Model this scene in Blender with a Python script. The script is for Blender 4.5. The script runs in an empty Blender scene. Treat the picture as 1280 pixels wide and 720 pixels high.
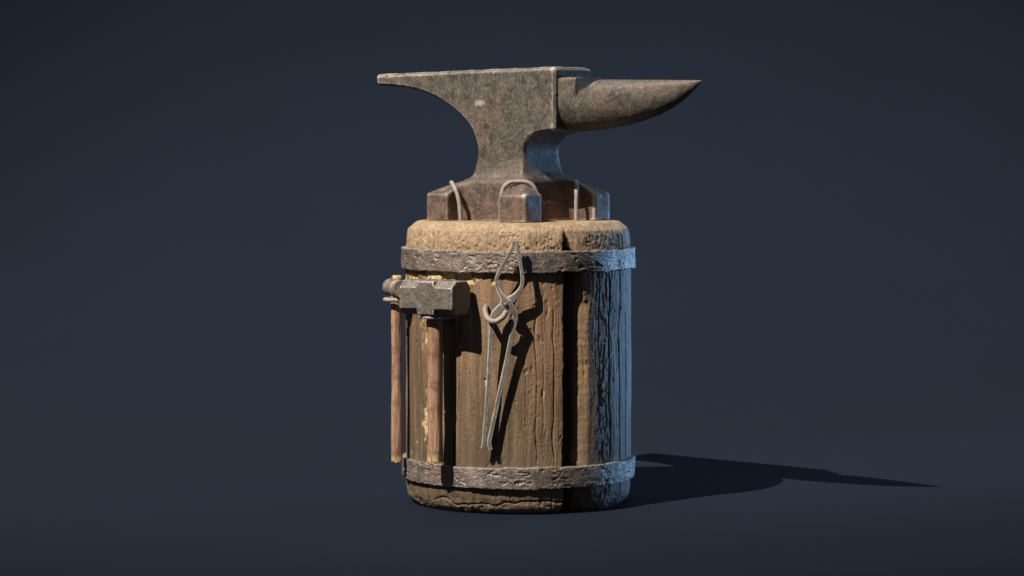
import bpy, bmesh, math, random
import numpy as np
from mathutils import Vector

random.seed(4)
# ------------------------------------------------------------------ units
# everything is designed in small units of 1/600 m (stump 352 high, about 280 across)
U = 1.0 / 600.0
scene = bpy.context.scene
COL = scene.collection
TOP = 352.0                      # top of the stump
CT, ST = math.cos(math.radians(41.5)), math.sin(math.radians(41.5))   # yaw of the anvil

# ------------------------------------------------------------------ noise (vectorised gradient noise)
_rng = np.random.RandomState(11)
_perm = np.concatenate([_rng.permutation(256)] * 3)
_g = _rng.normal(size=(256, 3)); _g /= np.linalg.norm(_g, axis=1)[:, None]

def noise(p):
    p = np.asarray(p, dtype=np.float64)
    i = np.floor(p).astype(np.int64); f = p - i
    i &= 255
    w = f * f * f * (f * (f * 6 - 15) + 10)
    out = np.zeros(len(p))
    for dx in (0, 1):
        wx = w[:, 0] if dx else 1 - w[:, 0]
        for dy in (0, 1):
            wy = w[:, 1] if dy else 1 - w[:, 1]
            for dz in (0, 1):
                wz = w[:, 2] if dz else 1 - w[:, 2]
                h = _perm[_perm[_perm[(i[:, 0] + dx) & 255] + ((i[:, 1] + dy) & 255)] + ((i[:, 2] + dz) & 255)]
                g = _g[h]
                d = g[:, 0] * (f[:, 0] - dx) + g[:, 1] * (f[:, 1] - dy) + g[:, 2] * (f[:, 2] - dz)
                out += wx * wy * wz * d
    return out * 1.5

def fbm(p, octv=4, gain=0.5, lac=2.03, seed=0.0):
    p = np.asarray(p) + seed * 17.31
    a, s, t = 1.0, 0.0, 0.0
    for _ in range(octv):
        s = s + a * noise(p); t += a
        p = p * lac + 5.7; a *= gain
    return s / t

def ridged(p, octv=3, seed=0.0):
    p = np.asarray(p) + seed * 9.77
    a, s, t = 1.0, 0.0, 0.0
    for _ in range(octv):
        s = s + a * (1 - np.abs(noise(p)) * 2); t += a
        p = p * 2.1 + 3.3; a *= 0.5
    return s / t

def sstep(a, b, x):
    t = np.clip((x - a) / (b - a), 0, 1)
    return t * t * (3 - 2 * t)

# ------------------------------------------------------------------ objects
def root(name, label, cat, loc):
    o = bpy.data.objects.new(name, None)
    o.empty_display_size = 0.05
    COL.objects.link(o)
    o.location = (loc[0] * U, loc[1] * U, loc[2] * U)
    o['label'] = label; o['category'] = cat
    o['origin_units'] = list(loc)
    return o

def org(o):
    p = np.zeros(3)
    while o is not None:
        p = p + np.array(o.get('origin_units', (0, 0, 0)), dtype=float)
        o = o.parent
    return p

def build(name, verts, faces, mat, parent=None, smooth=True, label=None, auto=None):
    """one mesh object; verts in units, in place"""
    v = (np.asarray(verts, dtype=float) - (org(parent) if parent else 0)) * U
    me = bpy.data.meshes.new(name)
    me.from_pydata(v.tolist(), [], faces if isinstance(faces, list) else faces.tolist())
    bm = bmesh.new(); bm.from_mesh(me)
    bmesh.ops.recalc_face_normals(bm, faces=bm.faces)
    bm.to_mesh(me); bm.free()
    if smooth:
        me.polygons.foreach_set('use_smooth', [True] * len(me.polygons))
        if auto is not None:
            me.set_sharp_from_angle(angle=math.radians(auto))
    me.materials.append(mat)
    o = bpy.data.objects.new(name, me); COL.objects.link(o)
    if parent: o.parent = parent
    if label: o['label'] = label
    return o

def tmp(verts, faces, mods=()):
    """temporary mesh with modifiers -> (verts, faces) arrays"""
    me = bpy.data.meshes.new('tmp')
    me.from_pydata([tuple(map(float, q)) for q in verts], [], [tuple(f) for f in faces])
    bm = bmesh.new(); bm.from_mesh(me)
    bmesh.ops.recalc_face_normals(bm, faces=bm.faces); bm.to_mesh(me); bm.free()
    o = bpy.data.objects.new('tmp', me); COL.objects.link(o)
    extra = []
    for typ, kw in mods:
        m = o.modifiers.new('m', typ)
        for k, val in kw.items():
            if k == 'cutter':
                o2 = bpy.data.objects.new('tmpc', bpy.data.meshes.new('tmpc'))
                o2.data.from_pydata([tuple(map(float, q)) for q in val[0]], [], [tuple(f) for f in val[1]])
                b2 = bmesh.new(); b2.from_mesh(o2.data); bmesh.ops.recalc_face_normals(b2, faces=b2.faces)
                b2.to_mesh(o2.data); b2.free()
                COL.objects.link(o2); extra.append(o2)
                m.object = o2
            else:
                setattr(m, k, val)
    dg = bpy.context.evaluated_depsgraph_get(); dg.update()
    ev = o.evaluated_get(dg)
    m2 = bpy.data.meshes.new_from_object(ev)
    V = np.empty(len(m2.vertices) * 3); m2.vertices.foreach_get('co', V); V = V.reshape(-1, 3)
    F = [tuple(p.vertices) for p in m2.polygons]
    for e in extra + [o]:
        d = e.data; bpy.data.objects.remove(e); bpy.data.meshes.remove(d)
    bpy.data.meshes.remove(m2)
    return V, F

def vnormals(V, F):
    n = np.zeros_like(V)
    q = np.array([f for f in F if len(f) == 4]); t = np.array([f for f in F if len(f) == 3])
    if len(q):
        fn = np.cross(V[q[:, 2]] - V[q[:, 0]], V[q[:, 3]] - V[q[:, 1]])
        for k in range(4): np.add.at(n, q[:, k], fn)
    if len(t):
        fn = np.cross(V[t[:, 1]] - V[t[:, 0]], V[t[:, 2]] - V[t[:, 0]])
        for k in range(3): np.add.at(n, t[:, k], fn)
    return n / (np.linalg.norm(n, axis=1)[:, None] + 1e-12)

def convexity(V, F, iters, unit):
    """0..1 where the surface is convex at the scale of a few edge lengths: worn edges and painted edge highlights"""
    q = np.array([f for f in F if len(f) == 4])
    cnt = np.zeros(len(V))
    for k in range(4): np.add.at(cnt, q[:, k], 2)
    W = V.copy()
    for _ in range(iters):
        acc = np.zeros_like(W)
        for k in range(4):
            for d in (1, 3):
                for ax in range(3):
                    acc[:, ax] += np.bincount(q[:, k], weights=W[q[:, (k + d) % 4], ax], minlength=len(V))
        W = np.where(cnt[:, None] > 0, acc / np.maximum(cnt, 1)[:, None], W)
    n = vnormals(V, [tuple(f) for f in q])
    return np.clip(-np.einsum('ij,ij->i', W - V, n) * np.sign(orient(V, q)) / unit, 0, 1)

def orient(V, q):
    """sign of the volume: +1 when faces wind outwards"""
    a, b, c = V[q[:, 0]], V[q[:, 1]], V[q[:, 2]]
    return np.einsum('ij,ij->i', a - V.mean(0), np.cross(b - a, c - a)).sum()

def set_edge(o, e):
    at = o.data.attributes.new('edge', 'FLOAT', 'POINT'); at.data.foreach_set('value', e.astype(np.float32))

def merge(*parts):
    V, F, n = [], [], 0
    for v, f in parts:
        V.append(np.asarray(v, float)); F += [tuple(int(i) + n for i in q) for q in f]; n += len(v)
    return np.concatenate(V), F

def prism(poly, lo, hi):
    """poly: list of (a,b); extruded lo..hi on the third axis -> verts (a, c, b)"""
    n = len(poly)
    V = [(a, lo, b) for a, b in poly] + [(a, hi, b) for a, b in poly]
    F = [tuple(range(n))[::-1], tuple(range(n, 2 * n))] + [(i, (i + 1) % n, n + (i + 1) % n, n + i) for i in range(n)]
    return V, F

def loft(rings, cap=True, closed=False):
    m = len(rings[0]); V = np.concatenate([np.asarray(r, float) for r in rings]); F = []
    for k in range(len(rings) - (0 if closed else 1)):
        a, b = k * m, ((k + 1) % len(rings)) * m
        F += [(a + i, a + (i + 1) % m, b + (i + 1) % m, b + i) for i in range(m)]
    if cap and not closed:
        F += [tuple(range(m))[::-1], tuple(range(len(V) - m, len(V)))]
    return V, F

def catmull(P, n):
    P = np.asarray(P, float)
    Q = np.concatenate([[2 * P[0] - P[1]], P, [2 * P[-1] - P[-2]]])
    out = []
    for i in range(1, len(Q) - 2):
        p0, p1, p2, p3 = Q[i - 1:i + 3]
        for t in np.linspace(0, 1, n, endpoint=False):
            out.append(.5 * (2 * p1 + (p2 - p0) * t + (2 * p0 - 5 * p1 + 4 * p2 - p3) * t * t + (3 * p1 - p0 - 3 * p2 + p3) * t ** 3))
    out.append(P[-1])
    return np.array(out)

def tube(path, rad, n=16, dome=True, wob=0.0, seed=0):
    P = np.asarray(path, float); m = len(P)
    R = np.full(m, rad) if np.isscalar(rad) else np.asarray(rad, float)
    T = np.gradient(P, axis=0); T /= np.linalg.norm(T, axis=1)[:, None]
    ref = np.array([0, 0, 1.]) if abs(T[0][2]) < .9 else np.array([1., 0, 0])
    a = np.cross(T[0], ref); a /= np.linalg.norm(a)
    rings = []
    th = np.linspace(0, 2 * np.pi, n, endpoint=False)
    for i in range(m):
        a = a - T[i] * np.dot(a, T[i]); a /= np.linalg.norm(a)
        b = np.cross(T[i], a)
        rings.append((P[i], a.copy(), b, R[i], T[i]))
    out = []
    def ring(c, a, b, r): return c + r * (np.cos(th)[:, None] * a + np.sin(th)[:, None] * b)
    c, a, b, r, t = rings[0]
    if dome:
        out += [ring(c - t * r * .55, a, b, r * .55), ring(c - t * r * .35, a, b, r * .85)]
    out += [ring(c, a, b, r) for c, a, b, r, t in rings]
    c, a, b, r, t = rings[-1]
    if dome:
        out += [ring(c + t * r * .35, a, b, r * .85), ring(c + t * r * .55, a, b, r * .55)]
    V, F = loft(out)
    if wob:
        nn = vnormals_any(V, F)
        V = V + nn * (fbm(V / 9.0, 3, seed=seed) * wob)[:, None]
    return V, F

def vnormals_any(V, F):
    return vnormals(V, [f for f in F if len(f) in (3, 4)])

# ------------------------------------------------------------------ materials
def mat_base(name):
    m = bpy.data.materials.new(name); m.use_nodes = True
    nt = m.node_tree; nt.nodes.clear()
    out = nt.nodes.new('ShaderNodeOutputMaterial'); bs = nt.nodes.new('ShaderNodeBsdfPrincipled')
    nt.links.new(bs.outputs[0], out.inputs[0])
    return m, nt, bs

class N:
    """tiny node-graph helper"""
    def __init__(s, nt):
        s.nt = nt
        s.tc = nt.nodes.new('ShaderNodeTexCoord').outputs['Object']
    def new(s, t): return s.nt.nodes.new(t)
    def put(s, sock, v):
        if isinstance(v, bpy.types.NodeSocket): s.nt.links.new(v, sock)
        elif isinstance(v, (tuple, list)) and sock.type == 'RGBA' and len(v) == 3: sock.default_value = (*v, 1)
        else: sock.default_value = v
    def mapping(s, scale, loc=(0, 0, 0), rot=(0, 0, 0)):
        m = s.new('ShaderNodeMapping'); s.put(m.inputs[0], s.tc)
        m.inputs['Scale'].default_value = scale; m.inputs['Location'].default_value = loc; m.inputs['Rotation'].default_value = rot
        return m.outputs[0]
    def noise(s, scale, detail=5, rough=.6, vec=None, dist=0.0):
        n = s.new('ShaderNodeTexNoise'); s.put(n.inputs['Vector'], vec if vec is not None else s.tc)
        n.inputs['Scale'].default_value = scale; n.inputs['Detail'].default_value = detail
        n.inputs['Roughness'].default_value = rough; n.inputs['Distortion'].default_value = dist
        return n.outputs[0]
    def voro(s, scale, vec=None, feature='F1', out='Distance'):
        n = s.new('ShaderNodeTexVoronoi'); s.put(n.inputs['Vector'], vec if vec is not None else s.tc)
        n.feature = feature; n.inputs['Scale'].default_value = scale
        return n.outputs[out]
    def ramp(s, v, a, b, lo=0.0, hi=1.0):
        n = s.new('ShaderNodeMapRange'); n.interpolation_type = 'SMOOTHSTEP'
        s.put(n.inputs[0], v); n.inputs[1].default_value = a; n.inputs[2].default_value = b
        n.inputs[3].default_value = lo; n.inputs[4].default_value = hi
        return n.outputs[0]
    def math(s, op, a, b=0.0):
        n = s.new('ShaderNodeMath'); n.operation = op; s.put(n.inputs[0], a); s.put(n.inputs[1], b)
        return n.outputs[0]
    def mix(s, f, a, b):
        n = s.new('ShaderNodeMix'); n.data_type = 'RGBA'
        s.put(n.inputs[0], f); s.put(n.inputs[6], a); s.put(n.inputs[7], b)
        return n.outputs[2]
    def attr(s, name):
        n = s.new('ShaderNodeAttribute'); n.attribute_name = name
        return n.outputs['Fac']
    def point(s): return s.new('ShaderNodeNewGeometry').outputs['Pointiness']
    def sep(s):
        n = s.new('ShaderNodeSeparateXYZ'); s.put(n.inputs[0], s.tc); return n.outputs
    def bump(s, h, strength, dist, prev=None):
        n = s.new('ShaderNodeBump'); s.put(n.inputs['Height'], h)
        n.inputs['Strength'].default_value = strength; n.inputs['Distance'].default_value = dist
        if prev is not None: s.put(n.inputs['Normal'], prev)
        return n.outputs[0]

def iron(name, dark, mid, light, rust, rust_amt=.5, metal=.35, rough=(.42, .68), scale=1.0, edge=True, bump=.6,
         scratch=True, spot=None, edge_at=(.505, .545), edge_col=None, speckle=True, foot_rust=None, edge_attr=False):
    m, nt, bs = mat_base(name); g = N(nt)
    n1 = g.noise(9 * scale, 6, .65); n2 = g.noise(38 * scale, 6, .7); n3 = g.noise(150 * scale, 4, .7)
    speck = g.noise(430 * scale, 3, .6)
    c = g.mix(g.ramp(n2, .35, .66), dark, mid)
    c = g.mix(g.math('MULTIPLY', g.ramp(n3, .5, .72), .55), c, light)
    r = g.math('MULTIPLY', g.ramp(n1, .47, .64), g.ramp(n2, .38, .62))
    c = g.mix(g.math('MULTIPLY', r, rust_amt), c, rust)
    if foot_rust:
        fz = g.math('ADD', g.sep()[2], g.math('MULTIPLY', g.math('SUBTRACT', n1, .5), .25))
        c = g.mix(g.math('MULTIPLY', g.ramp(fz, foot_rust, .01), g.math('MULTIPLY', g.ramp(n2, .40, .62, .3, .9), g.ramp(n1, .35, .6, .5, 1))), c, rust)
    c = g.mix(g.math('MULTIPLY', g.ramp(speck, .56, .68), .65 if speckle else .2), c, light)
    c = g.mix(g.math('MULTIPLY', g.ramp(speck, .45, .34), .6), c, tuple(x * .45 for x in dark))
    if scratch:
        for k, (rot, sc) in enumerate((((.3, .8, .5), (420, 16, 16)), ((1.2, .2, 1.9), (16, 380, 14)))):
            s_ = g.noise(1.0, 2, .5, vec=g.mapping(sc, (k * 3.1, 1.7, .4), rot))
            sel = g.math('MULTIPLY', g.ramp(s_, .68, .73), g.ramp(g.noise(14, 2), .48, .60))
            c = g.mix(g.math('MULTIPLY', sel, .7), c, tuple(v * 1.25 for v in light))
    if edge_attr:
        ea = g.math('MULTIPLY', g.ramp(g.attr('edge'), edge_at[0], edge_at[1]), g.math('MULTIPLY', g.ramp(n2, .25, .55, .5, 1.0), g.ramp(n1, .38, .58, .35, 1.0)))
        c = g.mix(g.math('MULTIPLY', ea, .8), c, edge_col or tuple(min(1, x * 1.7) for x in light))
    if edge:
        e = g.math('MULTIPLY', g.ramp(g.point(), edge_at[0], edge_at[1]), g.ramp(n2, .3, .6, .35, 1.0))
        c = g.mix(g.math('MULTIPLY', e, .75), c, edge_col or tuple(min(1, x * 1.7) for x in light))
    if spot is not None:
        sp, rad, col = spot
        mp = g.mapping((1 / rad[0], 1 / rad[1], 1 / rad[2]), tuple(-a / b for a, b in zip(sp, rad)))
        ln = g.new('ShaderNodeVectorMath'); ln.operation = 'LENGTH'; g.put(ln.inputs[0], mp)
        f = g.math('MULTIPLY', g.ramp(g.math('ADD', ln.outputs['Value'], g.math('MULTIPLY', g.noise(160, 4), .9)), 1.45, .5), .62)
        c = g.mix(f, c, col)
    g.put(bs.inputs['Base Color'], c)
    bs.inputs['Metallic'].default_value = metal
    g.put(bs.inputs['Roughness'], g.ramp(n2, .3, .7, rough[0], rough[1]))
    h = g.math('ADD', g.math('MULTIPLY', n2, .9), g.math('ADD', g.math('MULTIPLY', n3, .5), g.math('MULTIPLY', speck, .25)))
    g.put(bs.inputs['Normal'], g.bump(h, bump, .004))
    return m

ANVIL_LOC = (0.0, 0.0, TOP)
mark_uv = (-33.0, -36.5, 146.0)
_mx = mark_uv[0] * CT + mark_uv[1] * ST; _my = -mark_uv[0] * ST + mark_uv[1] * CT
M_anvil = iron('anvil_iron', (.050, .045, .040), (.103, .091, .080), (.26, .235, .205), (.19, .10, .072), .55, .25, (.5, .75), edge=False, edge_attr=True, edge_at=(.2, .8), edge_col=(.54, .50, .455), bump=.32,  # edge colour: wear plus chamfer highlights painted in
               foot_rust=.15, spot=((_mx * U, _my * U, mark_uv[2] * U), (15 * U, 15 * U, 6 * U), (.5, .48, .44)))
M_horn = iron('horn_iron', (.054, .048, .042), (.110, .097, .083), (.26, .23, .20), (.16, .095, .07), .4, .25, (.48, .7), edge=False, edge_attr=True, edge_at=(.18, .7), edge_col=(.5, .46, .41), bump=.45)
M_band = iron('band_iron', (.12, .10, .09), (.24, .20, .18), (.50, .445, .405), (.26, .155, .11), .85, .35, (.36, .6), 1.0,
              edge=True, bump=.7, scratch=False, speckle=False, edge_at=(.52, .60), edge_col=(.42, .37, .34))
M_rod = iron('rod_iron', (.21, .185, .17), (.31, .28, .26), (.42, .38, .35), (.36, .25, .21), .4, .1, (.5, .75), 2.0, edge=False, bump=.3)
M_sledge = iron('sledge_iron', (.10, .09, .082), (.18, .16, .145), (.32, .29, .265), (.15, .10, .08), .35, .35, (.4, .6), 1.6,
                edge=False, edge_attr=True, edge_at=(.2, .75), edge_col=(.56, .52, .48), bump=.45)
M_peen = iron('peen_iron', (.17, .15, .13), (.28, .25, .22), (.42, .39, .355), (.2, .14, .11), .3, .35, (.38, .55), 2.0, edge=False)
M_tongs = iron('tong_iron', (.14, .13, .118), (.20, .188, .17), (.32, .30, .275), (.2, .15, .12), .25, .2, (.45, .65), 2.0,
               edge=False, edge_attr=True, edge_at=(.25, .85), bump=.35, edge_col=(.62, .59, .54))

def wood_stump():
    m, nt, bs = mat_base('weathered_stump_wood'); g = N(nt)
    x, y, z = g.sep()
    grain_v = g.mapping((1, 1, .055))
    big_v = g.mapping((1, 1, .22))
    g1 = g.noise(95, 5, .65, vec=grain_v, dist=.3)
    g2 = g.noise(260, 3, .6, vec=grain_v)
    b1 = g.noise(11, 5, .6, vec=big_v)
    f1 = g.noise(120, 5, .7)
    c = g.mix(g.ramp(g1, .34, .66), (.132, .088, .055), (.252, .163, .100))
    c = g.mix(g.math('MULTIPLY', g.ramp(b1, .50, .62), .7), c, (.31, .19, .11))
    c = g.mix(g.math('MULTIPLY', g.ramp(b1, .46, .34), .65), c, (.095, .076, .056))
    c = g.mix(g.math('MULTIPLY', g.ramp(g2, .56, .74), .35), c, (.33, .26, .175))
    pk = g.noise(330, 3, .6, vec=g.mapping((1, 1, .5)))
    c = g.mix(g.math('MULTIPLY', g.ramp(pk, .60, .70), .45), c, (.42, .34, .24))
    c = g.mix(g.math('MULTIPLY', g.ramp(pk, .39, .32), .4), c, (.045, .032, .022))
    # darker and greyer towards the foot of the block
    zz = g.math('ADD', z, g.math('MULTIPLY', g.math('SUBTRACT', b1, .5), .25))
    c = g.mix(g.ramp(zz, .36, .04, 0, .68), c, g.mix(g.ramp(g1, .3, .7), (.075, .060, .043), (.15, .118, .080)))
    st = g.noise(5.5, 4, .6, vec=g.mapping((1, 1, .45), (2.3, .7, 1.1)))
    c = g.mix(g.math('MULTIPLY', g.ramp(st, .50, .62), .5), c, (.085, .058, .038))
    # flaky bark side, its colour paled and greyed to stand in for rim sheen
    ang = g.attr('bark')
    c = g.mix(g.math('MULTIPLY', ang, g.ramp(f1, .3, .6, .35, 1)), c, g.mix(g.ramp(g1, .35, .65), (.13, .122, .113), (.31, .29, .265)))
    # freshly exposed wood where the surface has flaked off
    c = g.mix(g.attr('chip'), c, g.mix(g.ramp(f1, .3, .7), (.28, .20, .10), (.60, .48, .27)))
    # hewn pale rim at the top
    rim = g.attr('rim')
    rc = g.mix(g.ramp(f1, .3, .68), (.20, .140, .09), (.41, .303, .203))
    rb = g.noise(26, 5, .65)
    rc = g.mix(g.math('MULTIPLY', g.ramp(rb, .50, .64), .6), rc, (.24, .172, .108))
    rc = g.mix(g.math('MULTIPLY', g.ramp(rb, .42, .32), .5), rc, (.50, .42, .31))
    c = g.mix(rim, c, rc)
    c = g.mix(g.math('MULTIPLY', g.attr('pit'), .75), c, (.045, .032, .02))  # shade inside pits and fissures put into the colour
    g.put(bs.inputs['Base Color'], c)
    g.put(bs.inputs['Roughness'], g.ramp(g1, .3, .7, .52, .8))
    bs.inputs['Specular IOR Level'].default_value = .25
    h = g.math('ADD', g.math('MULTIPLY', g1, .8), g.math('ADD', g.math('MULTIPLY', g2, .35), g.math('ADD', g.math('MULTIPLY', f1, g.ramp(rim, .2, .9, .5, .22)), g.math('MULTIPLY', pk, .35))))
    g.put(bs.inputs['Normal'], g.bump(h, .62, .0045))
    return m

def wood_handle(name, a, b, c_):
    m, nt, bs = mat_base(name); g = N(nt)
    x, y, z = g.sep()
    gv = g.mapping((1, 1, .06))
    g1 = g.noise(170, 5, .65, vec=gv, dist=.4); g2 = g.noise(420, 3, .6, vec=gv); b1 = g.noise(22, 4, .6)
    f = g.noise(230, 3, .6)
    c = g.mix(g.ramp(g1, .33, .67), a, b)
    c = g.mix(g.math('MULTIPLY', g.ramp(g2, .55, .7), .5), c, c_)
    c = g.mix(g.math('MULTIPLY', g.ramp(b1, .50, .66), .7), c, tuple(v * .55 for v in a))
    d1 = g.noise(75, 5, .7, vec=g.mapping((1, 1, .3)))
    c = g.mix(g.math('MULTIPLY', g.ramp(d1, .56, .68), .55), c, (.10, .07, .05))
    c = g.mix(g.math('MULTIPLY', g.ramp(f, .66, .74), .6), c, tuple(min(1, v * 1.5) for v in c_))
    # bare frayed ends of the handle
    fr = g.math('ADD', g.attr('fray'), g.math('MULTIPLY', g.math('SUBTRACT', g1, .5), 1.6))
    c = g.mix(g.ramp(fr, .55, .95), c, g.mix(g.ramp(f, .3, .7), (.36, .26, .10), (.62, .48, .24)))
    c = g.mix(g.math('MULTIPLY', g.ramp(g.attr('fray'), .12, .5), g.ramp(g1, .5, .6)), c, (.13, .10, .10))
    g.put(bs.inputs['Base Color'], c)
    bs.inputs['Roughness'].default_value = .55
    h = g.math('ADD', g1, g.math('MULTIPLY', g2, .5))
    g.put(bs.inputs['Normal'], g.bump(h, .5, .002))
    return m

M_wood = wood_stump()
M_handle = wood_handle('sledge_handle_wood', (.21, .115, .074), (.41, .25, .162), (.55, .385, .275))
M_handle2 = wood_handle('hammer_handle_wood', (.21, .115, .074), (.41, .25, .162), (.55, .385, .275))

def studio():
    m, nt, bs = mat_base('backdrop_paper'); g = N(nt)
    c = g.mix(g.ramp(g.noise(3, 3), .3, .7), BG, tuple(v * 1.04 for v in BG))
    g.put(bs.inputs['Base Color'], c)
    bs.inputs['Roughness'].default_value = .9
    bs.inputs['Specular IOR Level'].default_value = .15
    return m
BG = (.0047, .0095, .0200)
M_bg = studio()

# ------------------------------------------------------------------ the setting: a seamless sweep
W_BG = 9.0; SW0 = .95
xs = np.linspace(-W_BG, W_BG, 25)
def sheet(name, prof):
    V = [(x / U, p[0] / U, p[1] / U) for p in prof for x in xs]
    n = len(xs)
    F = [(k * n + i, k * n + i + 1, (k + 1) * n + i + 1, (k + 1) * n + i) for k in range(len(prof) - 1) for i in range(n - 1)]
    o = build(name, V, F, M_bg); o['kind'] = 'structure'
    return o
o = sheet('ground', [(-9.0, 0), (-4, 0), (0, 0), (SW0, 0)])
sweep = [(SW0, 0.0)]                                # the sweep curls up gently, then stands upright
NS = 160; LS = 6.2
for k in range(1, NS + 1):
    t = (k - .5) / NS
    a = math.pi / 2 * t * t * (3 - 2 * t)
    sweep.append((sweep[-1][0] + LS / NS * math.cos(a), sweep[-1][1] + LS / NS * math.sin(a)))
sweep.append((sweep[-1][0], sweep[-1][1] + 3.0))
o = sheet('backdrop', sweep)

# ------------------------------------------------------------------ wooden stump
stump = root('wooden_stump', 'split upright wooden block with two iron bands, under the anvil', 'stump', (0, 0, 0))

PROF = [(0, 129), (3, 133.4), (7, 136.8), (12, 138.8), (20, 140), (32, 140.4), (60, 140.6), (120, 140.8), (180, 141.2), (240, 141),
        (292, 140.3), (318, 139.8), (330, 139.2), (338, 138), (341.5, 137), (343.5, 135.4), (350.0, 127.2), (351.4, 124.6), (351.9, 121.5), (352, 118)]
pz = np.array([p[0] for p in PROF], float); pr = np.array([p[1] for p in PROF], float)
# parametrise rows along the profile
rows = np.concatenate([np.linspace(0, 24, 22, endpoint=False), np.linspace(24, 326, 270, endpoint=False), np.linspace(326, 346, 24, endpoint=False),
                       np.linspace(346, 351, 10, endpoint=False), np.linspace(351, 352, 4)])
def prof_r(z):
    return np.interp(z, pz, pr)
NPH = 1000
ph = np.linspace(-np.pi, np.pi, NPH, endpoint=False)
PH, ZZ = np.meshgrid(ph, rows)
ph_f, z_f = PH.ravel(), ZZ.ravel()
deg = np.degrees(ph_f)
R0 = prof_r(z_f)
cx, cy = np.sin(ph_f), -np.cos(ph_f)
P0 = np.stack([cx * 140, cy * 140, z_f], 1)
big = fbm(P0 / (70, 70, 160), 3, seed=1) * 2.6
grain = fbm(P0 / (4.2, 4.2, 75), 4, seed=2)
grain2 = fbm(P0 / (11, 11, 120), 3, seed=3)
rough = fbm(P0 / 6.0, 4, seed=4)
body = sstep(324, 312, z_f)                       # below the rim
rim = 1 - sstep(326, 313, z_f + fbm(P0 / 9, 3, seed=5) * 5)
flank = sstep(36, 46, deg) * sstep(160, 120, deg)
dr = big + body * (1 - .7 * flank) * (grain * .5 + grain2 * .45 * sstep(60, 30, deg) + fbm(P0 / (2.6, 2.6, 4.5), 3, seed=26) * .55 * sstep(-.2, .2, fbm(P0 / (20, 20, 50), 3, seed=27)))
# staves: broad facets between vertical joints
# flaked patches
chipn = fbm(P0 / (13, 13, 42), 4, seed=6) + .35 * fbm(P0 / (5, 5, 9), 3, seed=7)
bias = (.52 * np.exp(-((deg + 52) / 5.5) ** 2) * sstep(40, 80, z_f) + .46 * np.exp(-((deg + 29) / 4) ** 2) * sstep(150, 215, z_f)
        + .40 * np.exp(-((z_f - 284) / 9) ** 2) * sstep(8, -8, deg) + .12 * np.exp(-((deg + 12) / 10) ** 2) * sstep(240, 290, z_f))
chip = sstep(.42, .54, chipn + bias) * body * sstep(32, 60, z_f)
chip = chip * sstep(40, 30, deg)
dr -= chip * 2.0
dr += chip * rough * 1.6
# torn worm-eaten steps on the front
tear = fbm(P0 / (9, 9, 22), 3, seed=8) - .08
dr -= body * sstep(.20, .25, tear) * sstep(-.05, .15, fbm(P0 / (40, 40, 90), 2, seed=9)) * .9
# bark flakes on the right flank
bark = sstep(38, 47, deg) * sstep(150, 110, deg) * body
bk = ridged(P0 / (7, 7, 34), 3, seed=10)
fl = sstep(.52, .62, bk + .3 * fbm(P0 / (3, 3, 10), 2, seed=11))
strong = np.exp(-((deg - 42) / 11) ** 2)
dr += bark * (fl - .5) * (.30 + .8 * strong) + bark * grain * .15
barkcol = bark * np.clip(.25 + .75 * fl * (1 - .2 * strong) + .3 * sstep(48, 60, deg), 0, 1)
# hewn rim: pits and chisel marks
rim_rough = ridged(P0 / (10, 10, 12), 4, seed=12)
patchy = sstep(-.15, .2, fbm(P0 / 30, 2, seed=13)) * sstep(351, 343, z_f)
pitn = fbm(P0 / 3.6, 3, seed=14)
hollow = sstep(21, 23.5, deg) * sstep(37, 31, deg)
pit = sstep(.24, .44, pitn - .06 + .24 * sstep(338, 318, z_f)) * rim * np.maximum(patchy * .7, sstep(332, 320, z_f)) * (1 - hollow)
dr += rim * (1 - .8 * hollow) * (fbm(P0 / (26, 26, 30), 3, seed=15) * 1.6 - np.abs(fbm(P0 / (7, 7, 9), 4, seed=16)) * 2.4 * patchy + fbm(P0 / (4, 4, 7), 3, seed=25) * .7 + fbm(P0 / (45, 45, 200), 3, seed=29) * 3.2 * sstep(336, 349, z_f)) - pit * 2.2
# fissures: (angle, width deg, depth, z0, z1, seed)
recess_shade = pit * .8
for a, w, d, z0, z1, sd in ((-33.5, .55, 4.5, 40, 300, 1), (-30.5, .35, 2.5, 120, 240, 2), (8.5, .5, 3.5, 20, 290, 3), (17.5, .45, 4.5, 0, 250, 4),
                            (-8, .3, 2.0, 40, 120, 5), (3.0, .3, 2.2, 60, 190, 6), (12.5, .3, 2.2, 90, 280, 7), (-19, .32, 2.4, 0, 110, 8),
                            (52, .6, 5.0, 20, 290, 9), (62, .6, 4.0, 0, 340, 10), (71, .5, 3.0, 50, 240, 11), (-52, .4, 2.6, 0, 290, 12),
                            (-62, .5, 3.0, 60, 290, 13), (-15.5, .4, 3.0, 300, 352, 14), (66, .5, 4.0, 300, 352, 15), (-38, .35, 2.5, 322, 352, 16), (-27, .3, 2, 318, 345, 21), (3, .35, 2.5, 316, 340, 22), (-6, .3, 2.2, 326, 352, 23), (11, .3, 2.2, 318, 348, 24), (-48, .35, 2.2, 316, 338, 25),
                            (-85, .5, 3, 0, 300, 17), (44, .35, 3, 120, 290, 18), (-60, .5, 3, 315, 352, 19), (-44, .3, 2.0, 0, 30, 20)):
    wander = fbm(np.stack([z_f / 60, z_f * 0 + sd, z_f * 0], 1), 3, seed=sd) * 2.2
    ww = w * (.5 if abs(a) < 30 else .75) * (1 + .8 * noise(np.stack([z_f / 14, z_f * 0 + sd * 3.1, z_f * 0], 1)))
    g_ = np.exp(-((deg - a - wander) / np.maximum(ww, .12)) ** 2) * sstep(z0 - 6, z0 + 10, z_f) * sstep(z1 + 6, z1 - 10, z_f)
    dr -= g_ * d * (.45 if abs(a) < 30 else .6)
    recess_shade = np.maximum(recess_shade, g_ * .5)  # fissures darkened in colour too, as shade
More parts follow.
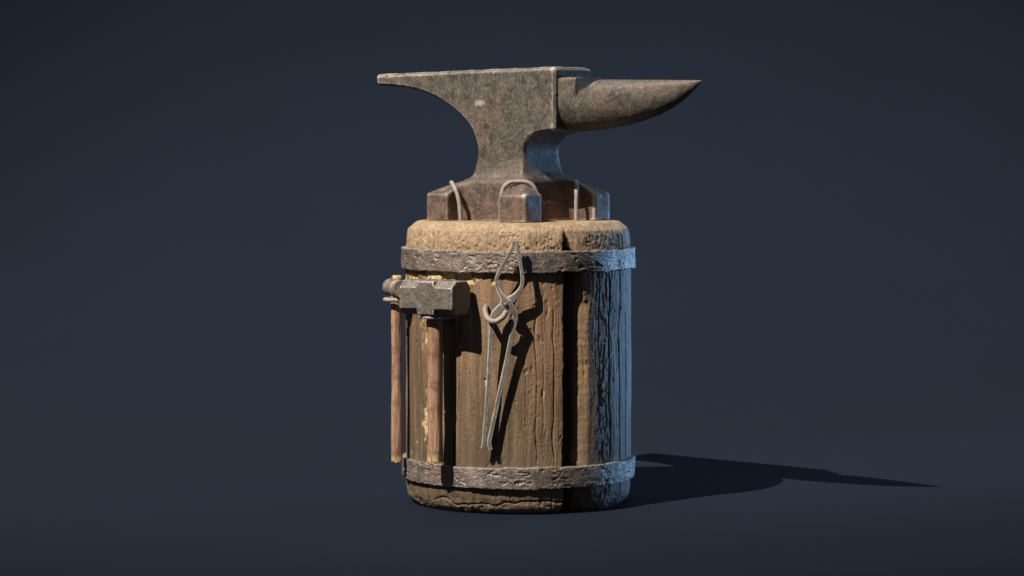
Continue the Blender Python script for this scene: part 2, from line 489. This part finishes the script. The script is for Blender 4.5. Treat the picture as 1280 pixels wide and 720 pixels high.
# ragged worn foot
foot = sstep(30, 4, z_f)
dr -= foot * np.clip(fbm(P0 / (26, 26, 16), 4, seed=17) + .08, 0, 1) * 7
gro = np.abs(z_f - 15 - fbm(P0 / (34, 34, 400), 3, seed=18) * 13)
dr -= sstep(1.6, .3, gro) * 2.4 * sstep(-40, -25, -np.abs(deg + 5) + 10)
# the wide split
wl = 22.4 + fbm(np.stack([z_f / 50, z_f * 0, z_f * 0 + 4], 1), 3) * 1.1 + .5 * noise(np.stack([z_f / 8, z_f * 0, z_f * 0 + 9], 1))
k = deg - wl
depth = np.where(k < 0, 0, np.where(k < .7, k / .7 * 40, np.where(k < 6.0, 40, np.where(k < 8.4, 40 - (k - 6.0) / 2.4 * 29, np.where(k < 15, 11 * (1 - (k - 8.4) / 6.6) ** 1.3, 0)))))
depth = np.maximum(depth, 0)
sp = sstep(339, 333, z_f + np.clip(k, 0, 12) ** 2 * .55)
shallow = np.where(k > 0, np.clip(4.5 * (1 - k / 13), 0, 5), 0) * sstep(350, 338, z_f) * sstep(0, 1.5, k)
dr -= np.maximum(depth * sp, shallow)
insplit = sstep(0, 1, k) * sstep(13, 8, k)
chip *= 1 - insplit
barkcol *= 1 - insplit * .9
r = R0 + dr
zadd = fbm(P0 / (30, 30, 30), 3, seed=19) * 1.3 * sstep(340, 350, z_f) * 0 - 0
Vs = np.stack([cx * r, cy * r, z_f + zadd], 1)
nr = len(rows)
idx = np.arange(nr * NPH).reshape(nr, NPH)
q = np.stack([idx[:-1], np.roll(idx, -1, 1)[:-1], np.roll(idx, -1, 1)[1:], idx[1:]], -1).reshape(-1, 4)
Fs = q.tolist()
# top: rings running in to the centre (end grain with small checks)
extra = []
last = idx[-1]; cur = Vs[last]; base = len(Vs); Vl = [Vs]
prev_idx = last
for s in (.96, .88, .76, .6, .42, .22, .04):
    ring = cur * (s, s, 1)
    ring = ring + np.stack([ring[:, 0] * 0, ring[:, 0] * 0, -np.abs(fbm(ring / (14, 14, 9), 3, seed=20)) * 1.2 * (s > .8)], 1)
    ni = np.arange(base, base + NPH); base += NPH
    Vl.append(ring)
    Fs += np.stack([prev_idx, np.roll(prev_idx, -1), np.roll(ni, -1), ni], -1).tolist()
    prev_idx = ni
Fs.append(prev_idx.tolist()); Fs.append(idx[0][::-1].tolist())
Vall = np.concatenate(Vl)
stump_body = build('wood_block', Vall, Fs, M_wood, stump)
pad = len(Vall) - len(Vs)
for nm, arr, fill in (('chip', chip, 0), ('rim', rim, 1), ('bark', barkcol, 0), ('pit', recess_shade, 0)):
    at = stump_body.data.attributes.new(nm, 'FLOAT', 'POINT')
    at.data.foreach_set('value', np.concatenate([arr, np.full(pad, float(fill))]).astype(np.float32))

def band(name, z0, z1, label, seed):
    NB = 1100
    a = np.linspace(-np.pi, np.pi, NB, endpoint=False)
    ri, ro = 137.5, 146.4
    # closed cross-section, from inner bottom round to inner top
    cs = [(ri, 0.0)] + [(ro - .9, 0.0), (ro - .25, .012)] + [(ro, t) for t in np.linspace(.05, .95, 24)] + [(ro - .25, .988), (ro - .9, 1.0), (ri, 1.0)]
    rings = []
    rr = np.array([c[0] for c in cs]); tt = np.array([c[1] for c in cs])
    A, T = np.meshgrid(a, tt, indexing='ij'); Rr = np.broadcast_to(rr, A.shape)
    Af, Tf, Rf = A.ravel(), T.ravel(), Rr.ravel()
    P = np.stack([np.sin(Af) * 145, -np.cos(Af) * 145, z0 + Tf * (z1 - z0)], 1)
    outer = (Rf > ri + 1)
    Q = np.stack([Af * 145, Rf * 0, P[:, 2]], 1)
    n1 = fbm(P / 30, 2, seed=seed); n2 = fbm(Q / (15.0, 6, 6.0), 4, seed=seed + 1); n3 = fbm(Q / (4.5, 3, 2.2), 3, seed=seed + 2)
    pits = sstep(.05, .35, n2) + .6 * sstep(.15, .4, n3)
    rough = sstep(-.2, .15, fbm(P / 25, 2, seed=seed + 6))
    d = outer * (n1 * 1.4 + (n2 * 1.8 - pits * 2.0) * (.22 + .9 * rough) + n3 * .5)
    c2 = np.stack([np.sin(Af) * 145, -np.cos(Af) * 145, np.round(Tf) * 40], 1)
    ez = fbm(c2 / (16, 16, 16), 4, seed=seed + 4) * 2.0 + fbm(c2 / (60, 60, 60), 2, seed=seed + 5) * 2.2
    zz = z0 + Tf * (z1 - z0) + ez * np.abs(Tf - .5) * 2
    rad = Rf + d
    V = np.stack([np.sin(Af) * rad, -np.cos(Af) * rad, zz], 1)
    m = len(cs)
    I = np.arange(NB * m).reshape(NB, m)
    F = np.stack([I, np.roll(I, -1, 1), np.roll(np.roll(I, -1, 1), -1, 0), np.roll(I, -1, 0)], -1).reshape(-1, 4)
    return build(name, V, F, M_band, stump, label=label, auto=50)
band('iron_band', 292.6, 318.4, 'pitted iron band below the pale rim', 30)
band('iron_band', 32.3, 57.6, 'pitted iron band near the foot', 50)

# staples over the feet of the anvil, driven into the stump top
def staple(c, d, half, h, lean=(0, 0), label=None):
    """c: centre (x,y) on the stump top, d: unit span direction; arch half-width and height"""
    pts = []
    for t, zz in ((-1.0, -8), (-1.0, 4), (-1.0, h * .45), (-.97, h * .66), (-.82, h * .86), (-.5, h * .98), (0, h), (.5, h * .98), (.82, h * .86), (.97, h * .66), (1, h * .45), (1, 4), (1, -8)):
        f = (max(zz, 0) / h) ** (2.6 if abs(lean[0]) > 2 else 1)
        pts.append((c[0] + d[0] * half * t + lean[0] * f, c[1] + d[1] * half * t + lean[1] * f, TOP + zz))
    V, F = tube(catmull(pts, 6), 2.75, 14, wob=.35, seed=half)
    return build('staple', V, F, M_rod, stump, label=label, auto=60)
staple((.6, -78), (1, 0), 22.2, 49.0, label='arched staple over the front foot')
staple((-73.5, -2), (.06, -1), 27, 47.0, lean=(-10.0, 0), label='bent staple over the left foot')
staple((71.5, 2), (0, 1), 27, 48.0, lean=(.5, 0), label='straight staple over the right foot')

# ------------------------------------------------------------------ anvil
anvil = root('anvil', 'heavy dark iron anvil with pointed horn on a wooden block', 'anvil', ANVIL_LOC)

def px_to_uz(px, py, v):
    """used once to lay out the side profile from measurements"""
    kx = (px - 640) / 3300.0
    u = (kx * (v * CT + 3300) - v * ST - 8) / (CT + kx * ST)
    Y = -u * ST + v * CT
    return u, 442 - (py - 185) * (3300 + Y) / 3300
def uv_world(V):
    V = np.asarray(V, float)
    return np.stack([V[:, 0] * CT + V[:, 1] * ST, -V[:, 0] * ST + V[:, 1] * CT, V[:, 2]], 1)

HW = 36.0
prof_px = [(469.5, 93.0), (520, 91.0), (580, 88.2), (640, 85.6), (692.5, 83.4),
           (692.5, 163.8), (685, 164.0), (675, 165.2), (667, 168), (660, 173.5), (655.5, 180), (653, 189), (652.4, 200), (653.2, 210), (656, 218), (660, 224),
           (660, 262), (588, 262), (588, 221), (593, 214), (595.6, 206), (596.4, 196), (595.5, 184), (593, 172.5), (589, 162), (583, 152.8), (575, 144),
           (566, 136.4), (556, 129.2), (545, 122.5), (533, 116.8), (520, 112.6), (505, 109.6), (488, 108), (470, 107)]
poly = [px_to_uz(x, y, -HW) for x, y in prof_px]
pV, pF = prism(poly, -HW, HW)
pV, pF = tmp(np.array(pV), pF, [('BEVEL', dict(width=3.3, segments=1, limit_method='ANGLE', angle_limit=math.radians(46)))])

A_, B_ = 82.5, 82.5
def notch(p0, p1, depth, inward, n=34):
    """rounded bay between p0 and p1"""
    p0, p1, inward = np.array(p0), np.array(p1), np.array(inward)
    out = []
    for t in np.linspace(0, np.pi, n):
        c = -math.cos(t); s = math.sin(t)
        c = math.copysign(abs(c) ** .38, c); s = abs(s) ** .38
        out.append((p0 + p1) / 2 + (p1 - p0) / 2 * c + inward * depth * s)
    return [tuple(q) for q in out]
ch = 3.0
plan = []
plan += [(-A_ + ch, -B_)] + notch((-45, -B_), (39, -B_), 31, (0, 1)) + [(A_ - ch, -B_), (A_, -B_ + ch)]
plan += notch((A_, -50), (A_, 49), 36, (-1, 0)) + [(A_, B_ - ch), (A_ - ch, B_)]
plan += notch((44, B_), (-44, B_), 34, (0, -1)) + [(-A_ + ch, B_), (-A_, B_ - ch)]
plan += notch((-A_, 49), (-A_, -50), 36, (1, 0)) + [(-A_, -B_ + ch)]
n = len(plan)
bV = [(a, b, TOP + .2) for a, b in plan] + [(a, b, TOP + 75) for a, b in plan]
bF = [tuple(range(n)), tuple(range(n, 2 * n))] + [(i, (i + 1) % n, n + (i + 1) % n, n + i) for i in range(n)]
def sq(h, z, dx=0): return [(-h - 2, -h, z), (h + 2, -h, z), (h + 2, h, z), (-h - 2, h, z)]
# roof of the base: four planes rising from the foot ends to the waist
cut = np.array(sq(120, TOP - 6) + sq(120, TOP + 33.5 - .52 * 38.5) + sq(30, TOP + 33.5 + .52 * 51.5), float)
cF = [(0, 1, 2, 3), (8, 9, 10, 11)] + [(r_ * 4 + i, r_ * 4 + (i + 1) % 4, r_ * 4 + 4 + (i + 1) % 4, r_ * 4 + 4 + i) for r_ in (0, 1) for i in range(4)]
bV, bF = tmp(bV, bF, [('BOOLEAN', dict(operation='INTERSECT', solver='EXACT', cutter=(cut, cF))),
                      ('BEVEL', dict(width=5.4, segments=2, limit_method='ANGLE', angle_limit=math.radians(38)))])
# fillet between waist and base
def rect(hu, hv, z): return [(-hu, -hv, z), (hu, -hv, z), (hu, hv, z), (-hu, hv, z)]
fV, fF = loft([rect(50, 49.5, TOP + .2), rect(49, 48.2, TOP + 20), rect(47, 46, TOP + 36), rect(44.4, 42.4, TOP + 49), rect(41.6, 39, TOP + 60), rect(39.4, 36.3, TOP + 72), rect(38, 34, TOP + 86)])
V, F = merge((pV, pF), (bV, bF), (fV, fF))
V, F = tmp(V, F, [('REMESH', dict(mode='VOXEL', voxel_size=1.25, use_smooth_shade=True)),
                  ('SMOOTH', dict(factor=.5, iterations=2))])
nn = vnormals(V, F)
V = V + nn * (fbm(V / 30, 3, seed=71) * .65 + fbm(V / 7, 3, seed=72) * .35 - sstep(.25, .5, fbm(V / 11, 3, seed=73)) * .6)[:, None]
V[:, 2] = np.maximum(V[:, 2], TOP + .2)
# forged blend of waist into base
E = np.array([f for f in F if len(f) == 4])
zt_ = V[:, 2] - TOP; rad_ = np.abs(V[:, 0]) * .5 + np.abs(V[:, 1]) * .5 + np.maximum(np.abs(V[:, 0]), np.abs(V[:, 1])) * .5
wgt = (sstep(26, 42, zt_) * sstep(100, 76, zt_) * sstep(96, 78, rad_))[:, None]
foot_w = (sstep(46, 62, np.maximum(np.abs(V[:, 0]), np.abs(V[:, 1]))) * sstep(60, 46, zt_) * sstep(.6, 3, zt_))[:, None]
for it_ in range(40):
    acc = np.zeros_like(V); cnt = np.zeros(len(V))
    for k_ in range(4):
        np.add.at(acc, E[:, k_], V[E[:, (k_ + 1) % 4]]); np.add.at(cnt, E[:, k_], 1)
        np.add.at(acc, E[:, k_], V[E[:, (k_ + 3) % 4]]); np.add.at(cnt, E[:, k_], 1)
    V = V + np.maximum(wgt, foot_w * (it_ < 12)) * .6 * (acc / np.maximum(cnt, 1)[:, None] - V)
ed = convexity(V, F, 8, .9)
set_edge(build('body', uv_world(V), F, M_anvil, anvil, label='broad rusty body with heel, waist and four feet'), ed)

# horn with the cutting block at its root
bot_px = [(697, 161.2), (705, 163), (720, 164), (740, 163.8), (760, 161.4), (780, 157.6), (800, 152.2), (820, 145.2), (835, 138.0), (848, 129.8), (858, 121.6), (866, 113.8), (872, 107.0), (875, 103.2)]
bu = []; bz = []
for x_, y_ in bot_px:
    u_, z_ = px_to_uz(x_, y_, 0); bu.append(u_); bz.append(z_)
# the root lies partly in front of v = 0: start the curve at the end face
U0, U1 = 85.0, px_to_uz(876.5, 101, 0)[0]
bu = np.array([U0] + bu); bz = np.array([bz[2]] + bz)
order = np.argsort(bu); bu = bu[order]; bz = bz[order]
us = np.concatenate([np.linspace(U0, 115, 30, endpoint=False), np.linspace(115, 120, 12, endpoint=False), np.linspace(120, U1 - 12, 110, endpoint=False), np.linspace(U1 - 12, U1, 24)])
ztop0 = 525.2
rings = []
th = np.linspace(0, 2 * np.pi, 96, endpoint=False)
for u_ in us:
    t = np.clip((u_ - 120) / (U1 - 120), 0, 1)
    w = 28.2 * (1 - t ** 1.75) ** .85 + .35
    zb = np.interp(u_, bu, bz)
    zt = ztop0 - 3.6 * t
    sq_ = 1 - sstep(115.5, 118, u_)
    zt = zt + 2.6 * sq_
    if u_ > 117: zt -= 11 * sstep(0, 1, 1 - (u_ - 117) / 25) if u_ < 142 else 0
    if 115.8 < u_ <= 117: zt -= 11 * sstep(115.8, 117, u_)
    zb = min(zb, zt - .8)
    h = zt - zb
    zc = zt - h * (.42 if True else .5)
    c, s = np.cos(th), np.sin(th)
    ne = 3.2 * (1 - sq_) + 14 * sq_           # flat top, rounded shoulder; square on the block
    up = s >= 0
    ex = np.where(up, 2 / ne, 2 / 2.05)
    xx = np.sign(c) * np.abs(c) ** ex * w
    yy = np.where(up, np.abs(s) ** ex * (zt - zc), -np.abs(s) ** ex * (zc - zb))
    rings.append(np.stack([np.full_like(xx, u_), xx, zc + yy], 1))
V, F = loft(rings)
nn = vnormals_any(V, F)
fade = np.clip((U1 - V[:, 0]) / 25, .25, 1)
V = V + nn * ((fbm(V / 22, 3, seed=81) * .7 + fbm(V / 6, 3, seed=82) * .3) * fade)[:, None]
ed = convexity(V, F, 4, .8)
set_edge(build('horn', uv_world(V), F, M_horn, anvil, auto=38), ed)

# ------------------------------------------------------------------ sledgehammer hung on the left of the stump
def frame(cx_, cy_, cz_, yaw):
    n_ = np.array([-math.sin(yaw), -math.cos(yaw), 0]); t_ = np.array([math.cos(yaw), -math.sin(yaw), 0])
    c_ = np.array([cx_, cy_, cz_], float)
    return lambda V: c_ + np.asarray(V, float)[:, :1] * t_ + np.asarray(V, float)[:, 1:2] * n_ + np.asarray(V, float)[:, 2:3] * np.array([0, 0, 1.])

def octsec(a, hw, hz, chm):
    return [(a, hw, hz - chm), (a, hw - chm, hz), (a, -hw + chm, hz), (a, -hw, hz - chm), (a, -hw, -hz + chm), (a, -hw + chm, -hz), (a, hw - chm, -hz), (a, hw, -hz + chm)]

def set_fray(o, zs, z0, z1, top=None):
    v = sstep(z1, z0, zs)
    if top is not None: v = np.maximum(v, sstep(top - 1, top, zs))
    at = o.data.attributes.new('fray', 'FLOAT', 'POINT'); at.data.foreach_set('value', v.astype(np.float32))

def handle(name, par, fr, top, bot, r0, r1, material, seed, oct_=.35):
    zs = np.concatenate([np.linspace(bot, bot + 14, 12, endpoint=False), np.linspace(bot + 14, top, 90)])
    a = np.linspace(0, 2 * np.pi, 48, endpoint=False)
    rings = []
    for z in zs:
        f = (z - bot) / (top - bot)
        r_ = r0 + (r1 - r0) * f + .35 * math.sin(f * 9 + seed)
        sh = 1 - oct_ * .10 * (np.cos(4 * a) * .5 + .5)
        rings.append(np.stack([np.cos(a) * r_ * sh, np.sin(a) * r_ * sh, np.full_like(a, z)], 1))
    V, F = loft(rings)
    nrm = np.stack([V[:, 0], V[:, 1], V[:, 2] * 0], 1); nrm /= np.linalg.norm(nrm, axis=1)[:, None]
    V = V + nrm * (fbm(V / (3, 3, 40), 3, seed=seed) * .7 + fbm(V / (14, 14, 50), 2, seed=seed + 1) * .9)[:, None]
    low = sstep(bot + 6, bot, V[:, 2])
    V[:, 2] += low * (fbm(np.stack([V[:, 0] / 2.2, V[:, 1] / 2.2, V[:, 2] * 0], 1), 2, seed=seed + 2) * 4.5)
    zl = V[:, 2].copy()
    o = build(name, fr(V), F, material, par, auto=60)
    set_fray(o, zl, bot + 1, bot + 22, top)
    return o

SC = (-100.6, -131.0, 262.8)
sledge = root('sledgehammer', 'sledgehammer with octagonal iron head and wooden handle hanging on the stump', 'hammer', (SC[0], SC[1], 64))
fr = frame(*SC, math.radians(32.5))
H = 20.6; L = 38.5; ck = 8.2
secs = [octsec(-L, H - 1.4, H - 1.4, ck), octsec(-L + 1.4, H, H, ck), octsec(-12.4, H, H, ck), octsec(-11.6, H + .2, H + .2, 1.6),
        octsec(11.6, H + .2, H + .2, 1.6), octsec(12.4, H, H, ck), octsec(L - 1.4, H, H, ck), octsec(L, H - 1.4, H - 1.4, ck)]
V, F = loft(secs)
V, F = tmp(V, F, [('REMESH', dict(mode='VOXEL', voxel_size=.7, use_smooth_shade=True)), ('SMOOTH', dict(factor=.5, iterations=4))])
nn = vnormals(V, F)
V = V + nn * (fbm(V / 12, 3, seed=91) * .6 + fbm(V / 4, 3, seed=92) * .25)[:, None]
ed = convexity(V, F, 8, .5)
set_edge(build('hammer_head', fr(V), F, M_sledge, sledge), ed)
handle('handle', sledge, fr, 22.5, -198.5, 9.7, 9.3, M_handle, 3)
# end of the handle swollen by its wedge above the eye
a = np.linspace(0, 2 * np.pi, 36, endpoint=False)
rings = [np.stack([np.cos(a) * q * 1.05, np.sin(a) * q * .75, np.full_like(a, z)], 1) for z, q in ((17, 10), (22.4, 10), (24.4, 9.4), (25.6, 7))]
V, F = loft(rings); V[:, 2] += fbm(V / 4, 2, seed=5) * 1.8; V[:, 0] += fbm(V / 5, 2, seed=6) * 1.5
o = build('handle_end', fr(V), F, M_handle, sledge, auto=50); set_fray(o, V[:, 2] * 0 - 5, 0, 1)

# ------------------------------------------------------------------ small ball-peen hammer behind it
BC = (-150.2, -49.0, 269.5)
peen = root('ball_peen_hammer', 'small hammer with rounded ball head, left of the sledgehammer', 'hammer', (BC[0], BC[1], 64))
yaw2 = math.radians(72)
fr2 = frame(*BC, yaw2)
prof = [(-36.5, 0.1), (-36.2, 3.5), (-35, 6.4), (-32.8, 8.8), (-30, 10.2), (-26.6, 10.7), (-23, 10.2), (-20, 8.8), (-18.6, 8.0), (-17.4, 8.6), (-16.0, 10.0), (-13.8, 10.2), (-12, 9.0),
        (-10.4, 8.6), (-8.6, 10.2), (-7, 11.0), (7, 11.0), (8.4, 9.4), (10.5, 8.8), (13, 10.2), (19.4, 10.6), (20.4, 10.0)]
a = np.linspace(0, 2 * np.pi, 40, endpoint=False)
V, F = loft([np.stack([np.full_like(a, x_), np.cos(a) * r_, np.sin(a) * r_], 1) for x_, r_ in prof])
V = V + np.stack([V[:, 0] * 0, fbm(V / 7, 2, seed=7) * .3, fbm(V / 7, 2, seed=8) * .3], 1)
build('hammer_head', fr2(V), F, M_peen, peen, auto=45)
handle('handle', peen, fr2, 12.4, -215, 7.0, 6.7, M_handle2, 6)
rings = [np.stack([np.cos(a) * q * 1.0, np.sin(a) * q, np.full_like(a, z)], 1) for z, q in ((8, 6.4), (12.4, 6.6), (14.2, 6.2), (15.4, 4.5))]
V, F = loft(rings); V[:, 2] += fbm(V / 4, 2, seed=5) * 1.6; V[:, 0] += fbm(V / 5, 2, seed=6) * 1.4
o = build('handle_end', fr2(V), F, M_handle2, peen, auto=50); set_fray(o, V[:, 2] * 0 - 5, 0, 1)

# hooks in the stump that carry the hammers: a rod bent round the handle
def ring_hook(fr_, z, rad, gap, rod, label, open_at=1):
    pts = []
    # from the stump out along one side of the handle, round its front
    pts.append((open_at * rad * .8, -gap - 14, z + 1)); pts.append((open_at * rad * .9, -gap * .8, z + .5))
    for t in np.linspace(0, math.pi * 1.12, 12):
        pts.append((open_at * rad * math.cos(t), rad * math.sin(t), z))
    V, F = tube(catmull(pts, 4), rod, 14, wob=.3, seed=rad)
    return build('hook', fr_(V), F, M_rod, stump, label=label, auto=60)
ring_hook(fr, -H - 3.0, 16.4, 26, 2.4, 'rod hook under the sledgehammer head')
ring_hook(fr2, -14.2, 14.2, 18, 2.7, 'pale rod hook under the ball hammer', 1)

# ------------------------------------------------------------------ tongs on the front of the stump
def tpt(px, py):
    Y = -147.0 - (567 - py) * (12.5 / 265.0)
    d_ = (3300 + Y) / 3300
    return np.array([(px - 640) * d_ - 8, Y, 442 - (py - 185) * d_])
tongs = root('tongs', 'grey iron blacksmith tongs hanging from a hook on the front of the stump', 'tongs', tuple(tpt(608, 566)))

def strip(ctrl, thick, off):
    """ctrl: (px, py, width) centre line of a flat bar; thick, off along the view-side normal"""
    C = catmull(np.array(ctrl, float), 8)
    P = np.array([tpt(x_, y_) for x_, y_, w in C]); Wd = C[:, 2] / 2 * .955
    T = np.gradient(P, axis=0); T /= np.linalg.norm(T, axis=1)[:, None]
    nrm = np.array([0, -1.0, -.047]); nrm /= np.linalg.norm(nrm)
    S = np.cross(T, nrm); S /= np.linalg.norm(S, axis=1)[:, None]
    rings = []
    for i in range(len(P)):
        w = Wd[i]; e = min(.9, w * .3)
        c_ = P[i] + nrm * off * math.exp(-((C[i, 1] - 379.5) / 15) ** 2)
        b_ = min(1.1, w * .38)
        sec = [(-w, -thick / 2 + e), (-w, thick / 2 - e), (-w + e * .6, thick / 2 - e * .25), (-w + e + b_, thick / 2), (0, thick / 2), (w - e - b_, thick / 2),
               (w - e * .6, thick / 2 - e * .25), (w, thick / 2 - e), (w, -thick / 2 + e), (w - e, -thick / 2), (-w + e, -thick / 2)]
        ev = [.3, 1, 1, 0, 0, 0, 1, 1, .3, .3, .3]
        rings.append([c_ + S[i] * p + nrm * q_ for p, q_ in sec])
    V, F = loft([np.array(r_) for r_ in rings])
    V = V + (fbm(V / 6, 3, seed=ctrl[0][0]) * .35)[:, None] * nrm
    return V, F, ev * len(rings)
def tong_arm(ctrl, thick, off):
    V, F, ev = strip([(x_, y_, w_ * 1.04) for x_, y_, w_ in ctrl], thick, off)
    o = build('tong_arm', V, F, M_tongs, tongs, auto=25)
    at = o.data.attributes.new('edge', 'FLOAT', 'POINT'); at.data.foreach_set('value', np.array(ev, dtype=np.float32))
armA = [(642, 301, 3.6), (641.4, 308, 3.8), (638.6, 314, 4.2), (630, 329, 4.4), (621.8, 345, 4.5), (620.6, 353, 4.6), (624.0, 364, 5.4), (629, 372, 8), (632.6, 379.5, 14.5), (638.6, 386, 10.5),
        (643.6, 391.6, 7.4), (643.8, 399, 6.6), (640.6, 415, 6), (634, 448, 5.6), (626.6, 482, 5.6), (618, 522, 5.4), (612.2, 549, 5.4), (611.6, 557, 5.4), (613.6, 563.5, 4.6)]
armB = [(646.8, 301, 3.6), (646.8, 309, 3.8), (649.0, 322, 4.2), (652.4, 340, 4.4), (653.0, 353, 4.6), (650.2, 362, 5.2), (644, 370, 7.4), (634.5, 378.5, 11), (625, 385.4, 8.4),
        (617.8, 392, 7), (615.4, 400, 6.6), (614.0, 415, 6), (612, 448, 5.4), (610.2, 482, 5.2), (607.2, 522, 5.2), (605.2, 549, 5.2), (604.8, 556, 5.2), (602.6, 562.0, 4.4)]
tong_arm(armA, 4.4, 2.3)
tong_arm(armB, 4.4, -2.3)
c0 = tpt(632.2, 380.4); ax = np.array([0, -1.0, -.047])
V, F = tube([c0 + ax * s for s in (-4, 2, 4.6, 5.6)], [3.0, 3.0, 2.9, 2.2], 20)
build('rivet', V, F, M_sledge, tongs, auto=50)

# the hook the tongs hang on
hp = []
for px_, py_, d_ in ((607.8, 382.5, -8), (606.6, 385, 2), (606.4, 390, 11), (608.6, 396.5, 18), (613, 400.8, 22.5), (618.5, 402, 24.5), (624.5, 399.5, 24.5), (629.5, 395, 24), (632.4, 390, 23)):
    Y = -139 - d_; s_ = (3300 + Y) / 3300
    hp.append(((px_ - 640) * s_ - 8, Y, 442 - (py_ - 185) * s_))
V, F = tube(catmull(hp, 6), 3.3, 16, wob=.3, seed=2)
build('hook', V, F, M_rod, stump, label='pale hook carrying the tongs', auto=60)

# ------------------------------------------------------------------ camera
cam_d = bpy.data.cameras.new('camera'); cam = bpy.data.objects.new('camera', cam_d); COL.objects.link(cam)
cam_d.sensor_width = 36.0; cam_d.lens = 3300 / 1280 * 36.0; cam_d.clip_end = 200; cam_d.clip_start = .05
cam.location = (-8 * U, -3300 * U, 442 * U)
cam.rotation_euler = (math.radians(90) - math.atan(175 / 3300.0), 0, 0)
scene.camera = cam

# ------------------------------------------------------------------ lamps
LD = Vector((327, 325, -521)).normalized()          # direction the key light travels
aim = Vector((-.2, 1.65, .82))
kd = bpy.data.lights.new('key_lamp', 'SPOT'); key = bpy.data.objects.new('key_lamp', kd); COL.objects.link(key)
DIST = 30.0
key.location = Vector((0, 0, .7)) - LD * DIST
key.rotation_euler = (aim - key.location).to_track_quat('-Z', 'Y').to_euler()
kd.energy = 92000; kd.color = (1.0, .89, .75); kd.shadow_soft_size = .11
kd.spot_size = math.radians(15.2); kd.spot_blend = 1.0

rd = bpy.data.lights.new('rim_lamp', 'SPOT'); rimo = bpy.data.objects.new('rim_lamp', rd); COL.objects.link(rimo)
rv = Vector((math.sin(math.radians(125)), -math.cos(math.radians(125)), 0)).normalized()
rimo.location = Vector((0, 0, .40)) + rv * 3.0
rimo.rotation_euler = (Vector((0, 0, .34)) - rimo.location).to_track_quat('-Z', 'Y').to_euler()
rd.spot_size = math.radians(18); rd.spot_blend = .7; rd.shadow_soft_size = .5; rd.energy = 600; rd.color = (.29, .58, 1.0)

# broad soft box overhead, a little behind
td = bpy.data.lights.new('top_lamp', 'AREA'); topo = bpy.data.objects.new('top_lamp', td); COL.objects.link(topo)
topo.location = (0, 1.0, 3.6); topo.rotation_euler = (math.radians(-8), 0, 0)
td.shape = 'RECTANGLE'; td.size = 3.2; td.size_y = 2.4; td.energy = 36; td.color = (.80, .90, 1.0)

w = bpy.data.worlds.new('World'); scene.world = w; w.use_nodes = True
bgn = w.node_tree.nodes['Background']
bgn.inputs[0].default_value = (.55, .65, .85, 1); bgn.inputs[1].default_value = .095

scene.view_settings.view_transform = 'Standard'; scene.view_settings.look = 'None'
scene.view_settings.exposure = 0; scene.view_settings.gamma = 1; scene.view_settings.use_curve_mapping = False
for o in list(bpy.data.objects):
    if 'origin_units' in o: del o['origin_units']
